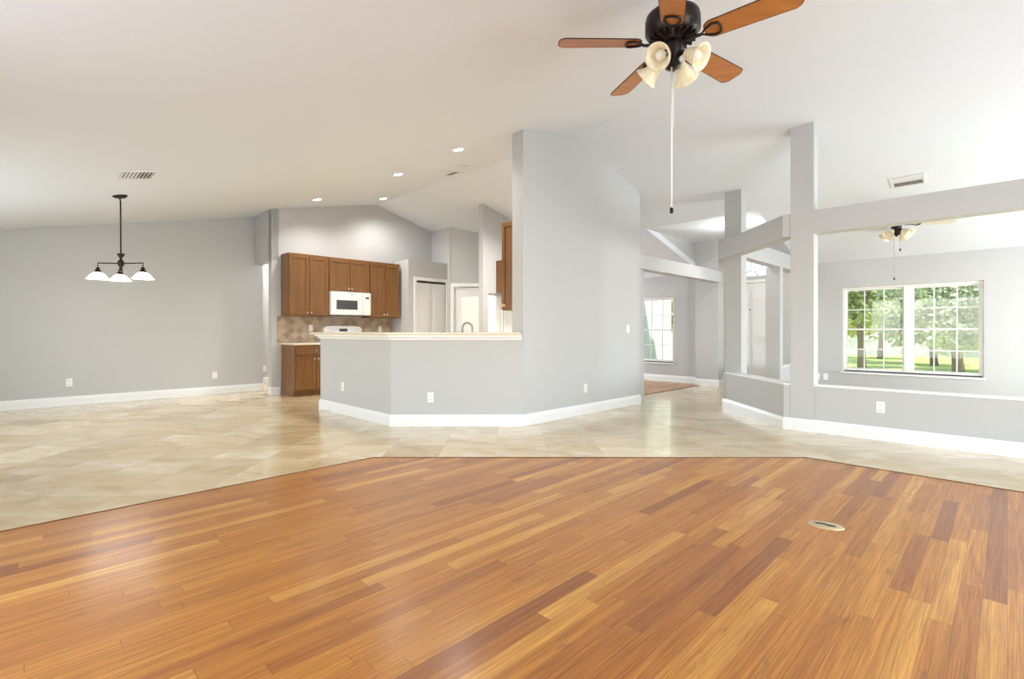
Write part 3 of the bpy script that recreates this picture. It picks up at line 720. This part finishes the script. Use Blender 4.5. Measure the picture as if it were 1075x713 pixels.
# cabinet above the refrigerator and end cabinet on the partition
e = empty('wall_cabinet', H(6.30, 6.40, 1.83), R45, 'small wooden cabinet above the refrigerator', 'cabinet')
MB().box(0, .60, 0, .315, 0, .58).build('body', M_cab, e, bevel=.002)
for a, b in ((.01, .297), (.303, .59)): door_panel(e, a, b, .01, .57, 0)
u0, v0 = 4.16, 4.33
e = empty('wall_cabinet', H(v0, 4.50, 1.364), -R45, 'tall wooden wall cabinet with a brass knob at the partition edge', 'cabinet')
MB().box(0, .335, .0, .62, 0, 1.106).build('body', M_cab, e, bevel=.002)
d = door_panel(e, .006, .33, .01, 1.096, 0, 'door', .05); knob(d, 'brass knob', .055, -.02, .06, .02, M_brass, .035).name = 'brass_knob'

# ------------------------------------------------------------------ ceiling fixtures
def ceil_matrix(p, side):
    th = -math.atan(.215) if side == 'L' else math.atan(.265)
    return Matrix.Translation(p) @ Matrix.Rotation(R45, 4, 'Z') @ Matrix.Rotation(th, 4, 'Y')
def recessed(px, py, lab, power=14, Mx=None):
    e = empty('recessed_light', (0, 0, 0), 0, lab, 'recessed light', 'recessed lights in the kitchen ceiling', M=Mx or ceil_matrix(ceil_point(px, py, 'L'), 'L'))
    MB().lathe([(.062, -.004), (.078, -.008), (.088, -.003), (.088, .0)], 28, cap0=False, cap1=False).build('trim_ring', M_trim, e)
    MB().lathe([(.064, -.0045), (.0, -.0045)], 28, cap0=False, cap1=False).build('lens', M_lamp, e)
    l = bpy.data.lights.new('recessed_bulb', 'SPOT'); l.energy = power; l.spot_size = math.radians(150); l.spot_blend = .8; l.shadow_soft_size = .05; l.color = (1, .975, .93)
    lo = bpy.data.objects.new('recessed_bulb', l); COL.objects.link(lo); lo.parent = e; lo.location = (0, 0, -.03)
    return e
recessed(481, 157, 'recessed light nearest the tall partition', 110)
recessed(418, 183, 'recessed light between the vent and the pendant side of the kitchen ceiling', 110)
recessed(333, 209.5, 'recessed light in the row over the left cabinets, leftmost of the four', 80)
for hvp, lb in (((6.3, 5.55), 'added recessed fill light hidden behind the tall partition, near its kitchen cabinet'), ((5.85, 4.75), 'added recessed fill light hidden behind the tall partition, near the refrigerator')):
    p_ = H(*hvp, ceil_z(hvp[0])); q_ = ray(CX, HY)
    recessed(0, 0, lb, 160, ceil_matrix(p_, 'R'))  # unseen pair added as kitchen fill
recessed(402.3, 208.5, 'recessed light beside the ceiling ridge by the kitchen wall', 80)
def vent(name, px, py, side, w, h, lab, n=9, axis='x', boots=True):
    e = empty(name, (0, 0, 0), 0, lab, 'ceiling vent', M=ceil_matrix(ceil_point(px, py, side), side))
    b = .028; z = -.010
    m = MB(); m.box(-w / 2, w / 2, -h / 2, -h / 2 + b, z, 0); m.box(-w / 2, w / 2, h / 2 - b, h / 2, z, 0); m.box(-w / 2, -w / 2 + b, -h / 2 + b, h / 2 - b, z, 0); m.box(w / 2 - b, w / 2, -h / 2 + b, h / 2 - b, z, 0)
    m.build('frame', M_louver, e)
    MB().box(-w / 2 + b, w / 2 - b, -h / 2 + b, h / 2 - b, -.0015, -.0002).build('backing', M_ventdark, e)
    s = MB()
    for i in range(n):
        x = -w / 2 + b + (w - 2 * b) * (i + .5) / n
        s.box(x - .0085, x + .0085, -h / 2 + b, h / 2 - b, -.0008, .0008, Matrix.Translation((0, 0, -.006)) @ Matrix.Translation((x, 0, 0)) @ Matrix.Rotation(math.radians(22 if i < n / 2 else -22), 4, 'Y') @ Matrix.Translation((-x, 0, 0)))
    s.build('louvers', M_louver, e); return e
vent('ceiling_vent', 143.5, 183.5, 'L', .34, .36, 'white louvered vent above the pendant light')
vent('ceiling_vent', 471, 182, 'L', .30, .30, 'grey vent between recessed lights over the kitchen', 7)
vent('ceiling_vent', 487, 174.5, 'L', .15, .12, 'tiny vent beside the kitchen ceiling ridge', 3)
vent('ceiling_vent', 953, 190, 'R', .26, .34, 'vent in the front slope above the long beam', 8)

e = empty('hall_fill_light', H(4.6, 10.2, ceil_z(4.6) - .005), 0, 'round flush fill light added out of view in the passage beside the kitchen', 'ceiling light')  # unseen fixture added to brighten the passage
MB().lathe([(.10, 0), (.10, -.02), (.09, -.03)], 24).build('base', M_trim, e)
MB().lathe([(.09, -.025), (.085, -.05), (.06, -.075), (.01, -.085)], 24).build('glass_bowl', M_lit, e)
l = bpy.data.lights.new('hall_fill_bulb', 'POINT'); l.energy = 230; l.shadow_soft_size = .08; l.color = (1, .97, .92)
lo = bpy.data.objects.new('hall_fill_bulb', l); COL.objects.link(lo); lo.parent = e; lo.location = (0, 0, -.16)
e = empty('entry_fill_light', H(8.58, 3.25, ZE - .002), 0, 'round flush fill light added in the entry, hidden behind the farther tall column', 'ceiling light')  # dome added as entry fill, kept out of sight by the column
MB().lathe([(.12, 0), (.12, -.015), (.10, -.025)], 24).build('base', M_trim, e)
MB().lathe([(.10, -.02), (.095, -.045), (.06, -.07), (.01, -.08)], 24).build('glass_bowl', M_lit, e)
l = bpy.data.lights.new('entry_fill_bulb', 'POINT'); l.energy = 22; l.shadow_soft_size = .10; l.color = (1, .98, .95)
lo = bpy.data.objects.new('entry_fill_bulb', l); COL.objects.link(lo); lo.parent = e; lo.location = (0, 0, -.20)
# pendant with three lit bells
pc = ceil_point(125.5, 205.5, 'L'); X0, Y0, ZC = pc
e = empty('pendant_light', (X0, Y0, ZC), 0, 'black three-arm pendant with lit white glass shades hanging from the left ceiling', 'pendant light')
sc_ = Y0 / F                        # metres per pixel at the lamp
zz = lambda py: CH + (HY - py) * sc_ - ZC
MB().lathe([(.0, .018), (.078, .016), (.080, -.002), (.06, -.022), (.02, -.03)], 24, Matrix.Rotation(-.15, 4, 'Y')).build('canopy', M_bronze, e)
MB().tube([(0, 0, -.02), (.006, 0, -.05), (.012, 0, -.07), (.016, 0, zz(266))], [.008, .008, .0085, .0085], 10).build('rod', M_bronze, e)
hub = MB().lathe([(.008, zz(266)), (.042, zz(266.5)), (.036, zz(268)), (.014, zz(271)), (.012, zz(272)), (.038, zz(275.5)), (.038, zz(277)), (.014, zz(281)), (.018, zz(283)), (.02, zz(285))], 14, Matrix.Translation((.016, 0, 0)))
hub.build('hub', M_bronze, e)
SH = [(-.212, -.06), (.327, -.06), (-.118, .16)]
for i, (ax, ay) in enumerate(SH):
    zt = zz(276.8); zb = zz(284)
    a = MB().tube([(.016, 0, zt), (ax, ay, zt), (ax, ay, zb)], .0075, 8) if i < 2 else MB().tube([(.016, 0, zt), (ax, ay, zt - .01), (ax, ay, zb)], .0075, 8)
    ar = a.build('arm', M_bronze, e)
    MB().lathe([(.012, zb + .03), (.02, zb + .028), (.022, zb + .0), (.032, zb - .008), (.034, zb - .035), (.03, zb - .04)], 16, Matrix.Translation((ax, ay, 0))).build('socket', M_bronze, ar)
    st = zb - .03; Rr = .142
    prof = [(.034, st), (.055, st - .006), (.082, st - .024), (.100, st - .046), (.112, st - .064), (.128, st - .080), (Rr, st - .090), (Rr, st - .096), (.126, st - .086), (.108, st - .070), (.096, st - .052), (.078, st - .030), (.05, st - .012), (.032, st - .008)]
    prof = [(r * .80 if k not in (0, 13) else r, st + (z - st) * .84) for k, (r, z) in enumerate(prof)]
    MB().lathe(prof, 32, Matrix.Translation((ax, ay, 0)), False, False).build('glass_shade', M_lit, e)
    MB().lathe([(.004, st - .01), (.02, st - .025), (.022, st - .045), (.016, st - .06), (.003, st - .066)], 14, Matrix.Translation((ax, ay, 0))).build('bulb', M_lamp, ar)
    l = bpy.data.lights.new('pendant_bulb', 'POINT'); l.energy = 4; l.shadow_soft_size = .03; l.color = (1, .98, .95)
    lo = bpy.data.objects.new('pendant_bulb', l); COL.objects.link(lo); lo.parent = e; lo.location = (ax, ay, st - .11)

# ------------------------------------------------------------------ ceiling fans
def blade_poly(r0, r1, w0, w1):
    p = []; c = .045
    hw0, hw1 = w0 / 2, w1 / 2
    for i in range(7):
        a = math.pi * (1.0 + .5 * i / 6); p.append((r0 + c + c * math.cos(a), -hw0 + c + c * math.sin(a)))
    for i in range(7):
        a = math.pi * (1.5 + .5 * i / 6); p.append((r1 - c + c * math.cos(a), -hw1 + c + c * math.sin(a)))
    for i in range(7):
        a = math.pi * (.5 * i / 6); p.append((r1 - c + c * math.cos(a), hw1 - c + c * math.sin(a)))
    for i in range(7):
        a = math.pi * (.5 + .5 * i / 6); p.append((r0 + c + c * math.cos(a), hw0 - c + c * math.sin(a)))
    return p
def fan(name, x, y, zb, ztop, az, label, M_b, M_m, M_s, chains, tilt, bulbs=True, R=.66, shaz=45):
    """zb: height of the blades; motor above, light kit below"""
    e = empty(name, (x, y, zb), 0, label, 'ceiling fan')
    MB().lathe([(.012, .20), (.055, .20), (.10, .185), (.150, .150), (.155, .13), (.155, .065), (.140, .050), (.135, .035), (.10, .02), (.06, .012), (.055, 0.0)], 36).build('motor_housing', M_m, e)
    fl = MB()
    for i in range(20):
        a = 2 * math.pi * i / 20; fl.box(.075, .132, -.005, .005, .012, .034, Matrix.Rotation(a, 4, 'Z'))
    fl.build('motor_fins', M_m, e)
    if ztop - zb > .22:
        MB().tube([(0, 0, .195), (0, 0, ztop - zb - .04)], .012, 12).build('downrod', M_m, e)
        MB().lathe([(.02, ztop - zb - .075), (.05, ztop - zb - .06), (.068, ztop - zb - .02), (.068, ztop - zb + .0)], 24).build('ceiling_canopy', M_m, e)
    for a in az:
        Mr = Matrix.Rotation(math.radians(a), 4, 'Z'); pt = Matrix.Rotation(math.radians(-12), 4, 'X')
        M = Mr @ pt
        b = MB().prism(blade_poly(.185, R, .125, .145), -.003, .003, 'z', M).build('blade', M_b, e)
        poly = blade_poly(.185, R, .125, .145)
        MB().tube([(p[0], p[1], 0) for p in poly], .0035, 6, M, closed=True).build('blade_edge', M_bladeedge if M_b is M_blade else M_b, b)
        ir = MB().tube([(.05, 0, .012), (.10, 0, -.012), (.17, 0, -.014)], [.012, .010, .009], 8, M)
        loop = [(.165, 0, -.011), (.195, .026, -.010), (.235, .044, -.009), (.262, .036, -.009), (.270, 0, -.009), (.262, -.036, -.009), (.235, -.044, -.009), (.195, -.026, -.010)]
        ir.tube(loop, .0065, 8, M, closed=True)
        ir.build('blade_iron', M_m, b)
    MB().lathe([(.052, .01), (.058, -.02), (.058, -.065), (.040, -.085), (.036, -.11), (.045, -.125), (.04, -.145), (.012, -.16), (.008, -.17)], 24).build('light_fitter', M_m, e)
    for k in range(4):
        a = math.radians(shaz + 90 * k); ca, sa = math.cos(a), math.sin(a)
        ar = MB().tube([(.035 * ca, .035 * sa, -.085), (.065 * ca, .065 * sa, -.08), (.085 * ca, .085 * sa, -.095)], .011, 8).build('lamp_arm', M_m, e)
        Mx = Matrix.Translation((.080 * ca, .080 * sa, -.090)) @ Matrix.Rotation(a, 4, 'Z') @ Matrix.Rotation(math.radians(180 - tilt), 4, 'Y')
        prof = [(.022, 0), (.030, .012), (.038, .040), (.048, .070), (.062, .095), (.075, .108), (.075, .112), (.060, .100), (.045, .074), (.035, .044), (.027, .016), (.019, .004)]
        MB().lathe(prof, 28, Mx, False, False).build('glass_shade', M_s, e)
        MB().lathe([(.012, .01), (.014, .035), (.028, .058), (.030, .075), (.022, .092), (.004, .1)], 16, Mx).build('bulb', M_bulb, ar)
    for (cx, cy, L, r, fob) in chains:
        c = MB().tube([(cx, cy, -.14), (cx, cy, -L)], r, 8).build('pull_chain', M_vinyl if r > .002 else M_steel, e)
        if fob: MB().lathe([(.003, -L), (.010, -L - .006), (.011, -L - .03), (.004, -L - .036)], 12, Matrix.Translation((cx, cy, 0))).build('chain_fob', M_black, c)
    return e
fx, fy_ = .932, 2.876
fan('ceiling_fan', fx, fy_, 2.775, ceil_z((fx + fy_) / S2), [180, 252, 321, 36, 106], 'large ceiling fan with brown wooden blades and cream glass lamps in the foreground', M_blade, M_bronze, M_amber, [(-.012, -.02, .96, .0055, True), (.004, 0.0, .5, .0040, False)], 58)
fx2, fy2 = 5.20, 6.70
fan('ceiling_fan', fx2, fy2, 2.55, ceil_z((fx2 + fy2) / S2), [200, 272, 344, 56, 128], 'small ceiling fan with pale blades beyond the long beam', M_bladew, M_bronze, M_amber, [(-.03, .0, .72, .0015, True), (.05, 0, .33, .0015, True)], 50, shaz=20)
# chain of a third fan far in the entry is not visible; only its fob would show

# ------------------------------------------------------------------ floor box
e = empty('floor_outlet', (1.768, 2.79, .004), math.radians(-28), 'oval brass floor outlet with a dark opening set in the wood floor', 'floor outlet')
m = MB(); n = 40; rx, ry = .088, .062
m.lathe([(1.0, 0), (1.0, .003), (.93, .006), (.0, .0065)], n, Matrix.Diagonal((rx, ry, 1, 1)), True, False)
m.build('cover', mat('worn_brass', (.72, .58, .36), .35, .6), e)
hp = [(-.055, .006), (-.05, .018), (-.03, .024), (-.005, .021), (.012, .010), (.035, .008), (.05, -.002), (.048, -.014), (.03, -.020), (.008, -.016), (-.004, -.004), (-.022, .002), (-.042, -.002)]
MB().prism(hp, .0064, .0074).build('opening', M_slot, e)

# ------------------------------------------------------------------ outside
g = MB().prism([(H(10.32, -30).x, H(10.32, -30).y), (H(70, -60).x, H(70, -60).y), (H(70, 60).x, H(70, 60).y), (H(10.32, 30).x, H(10.32, 30).y)], -.35, -.15)
tag(g.build('lawn', M_grass), 'green lawn outside the front windows', None, None, 'structure')
o = MB().box(0, .15, -22, 22, -.15, .62).box(-.04, .19, -22.05, 22.05, .62, .70)
for i in range(23): o.box(-.06, .21, -22 + 2 * i - .12, -22 + 2 * i + .12, -.15, .78)
o = o.build('garden_wall', M_stucco, None, R45, H(33, 2)); tag(o, 'long low white wall across the lawn outside the wide window', 'garden wall')
e = empty('garage_wing', H(10.33, 6.05, -.15), R45, 'white stucco wing of the house outside the far window', 'building')
MB().box(0, 1.45, .0, 3, 0, 3.1).build('wall', M_stucco, e); MB().box(-.0, 1.6, -.25, 3.1, 3.1, 3.22).build('roof', M_stuc2, e)
e = empty('neighbour_house', H(44, 21, -.15), R45, 'pale neighbouring house far across the lawn', 'building')
MB().box(0, 8, -6, 6, 0, 2.8).build('wall', M_stuc2, e); MB().prism([(-6.4, 2.8), (6.4, 2.8), (3, 4.4), (-3, 4.4)], -.4, 8.4, 'x').build('roof', mat('grey_shingle', (.3, .28, .26), .9), e)
MB().box(-.05, 0, -2, -.8, .9, 2.1).build('window', M_dark, e)

def tree(v, u, h, cr, trunk_h, lab, ml, seed, n=2600, leaf=.16):
    rnd = random.Random(seed); e = empty('tree', H(v, u, -.15), rnd.random() * 6, lab, 'tree', None)
    t = MB(); t.tube([(0, 0, 0), (.05, .03, trunk_h * .5), (.0, .08, trunk_h), (.1, .1, h * .7)], [.13, .10, .08, .04], 9)
    for i in range(7):
        a = i * .9 + rnd.random(); t.tube([(0, .05, trunk_h * (.75 + .1 * rnd.random())), (cr * .35 * math.cos(a), cr * .35 * math.sin(a), trunk_h + .3 * (h - trunk_h)), (cr * .75 * math.cos(a), cr * .75 * math.sin(a), trunk_h + .55 * (h - trunk_h))], [.08, .05, .02], 6)
    t.build('trunk', M_bark, e)
    m = MB(); cl = []
    for i in range(26):
        a = rnd.random() * 6.283; q = math.sqrt(rnd.random()); z = rnd.random()
        cl.append((cr * q * .85 * math.cos(a), cr * q * .85 * math.sin(a), trunk_h * .72 + (h - trunk_h * .72) * z * (1 - .35 * q), cr * (.22 + .16 * rnd.random())))
    for i in range(n):
        cx, cy, cz, r = cl[rnd.randrange(26)]
        d = Vector((rnd.gauss(0, 1), rnd.gauss(0, 1), rnd.gauss(0, .8))).normalized() * r * (rnd.random() ** .4)
        p = Vector((cx, cy, cz)) + d; a = Vector((rnd.gauss(0, 1), rnd.gauss(0, 1), rnd.gauss(0, 1))).normalized(); b = a.orthogonal().normalized(); s = leaf * (.6 + .8 * rnd.random())
        m.add([p - a * s, p + b * s * .55, p + a * s, p - b * s * .55], [(0, 1, 2, 3)])
    m.build('foliage', ml, e)
    return e
G1 = leaf_mat('leaves_yellow_green', srgb(176, 184, 80), srgb(224, 224, 130)); G2 = leaf_mat('leaves_mid_green', srgb(134, 150, 78), srgb(190, 200, 120)); G3 = leaf_mat('leaves_grey_green', srgb(126, 140, 104), srgb(172, 182, 142))
def tree_at(px, Y, *a, **k):
    X = (px - CX) / F * Y; return tree((X + Y) / S2, (Y - X) / S2, *a, **k)
tree_at(905, 16, 4.6, 1.9, 1.9, 'leafy tree with a bare trunk at the left of the wide window', G2, 1, n=6000, leaf=.09)
tree_at(924, 22.5, 5.6, 2.1, 1.9, 'sunlit yellow-green tree left of the wide window centre', G1, 2, n=6000, leaf=.11)
tree_at(981, 18, 5.4, 1.9, 1.5, 'dense green tree right of the wide window centre', G2, 3, n=8000, leaf=.09)
tree_at(1008, 11.0, 3.9, 1.6, 1.5, 'nearest grey-green tree in the right half of the wide window', G3, 4, leaf=.055, n=9000)
tree_at(1040, 15, 5.0, 1.5, 1.2, 'green tree at the right edge of the wide window', G2, 9, n=6000, leaf=.08)
tree_at(868, 31, 8.5, 3.4, 1.8, 'tall tree farther back at the left edge of the wide window', G1, 6, leaf=.16, n=6000)
tree_at(946, 34, 9.0, 3.2, 1.8, 'tall tree farthest back behind the wide window centre', G3, 5, leaf=.16, n=6000)
tree_at(1016, 25, 8.0, 3.0, 1.6, 'tall yellow-green tree farther back at the right of the wide window', G1, 7, leaf=.14, n=7000)
tree_at(713, 19, 4.6, 1.7, 1.8, 'slim tree outside the far window', G2, 8, n=5000, leaf=.09)
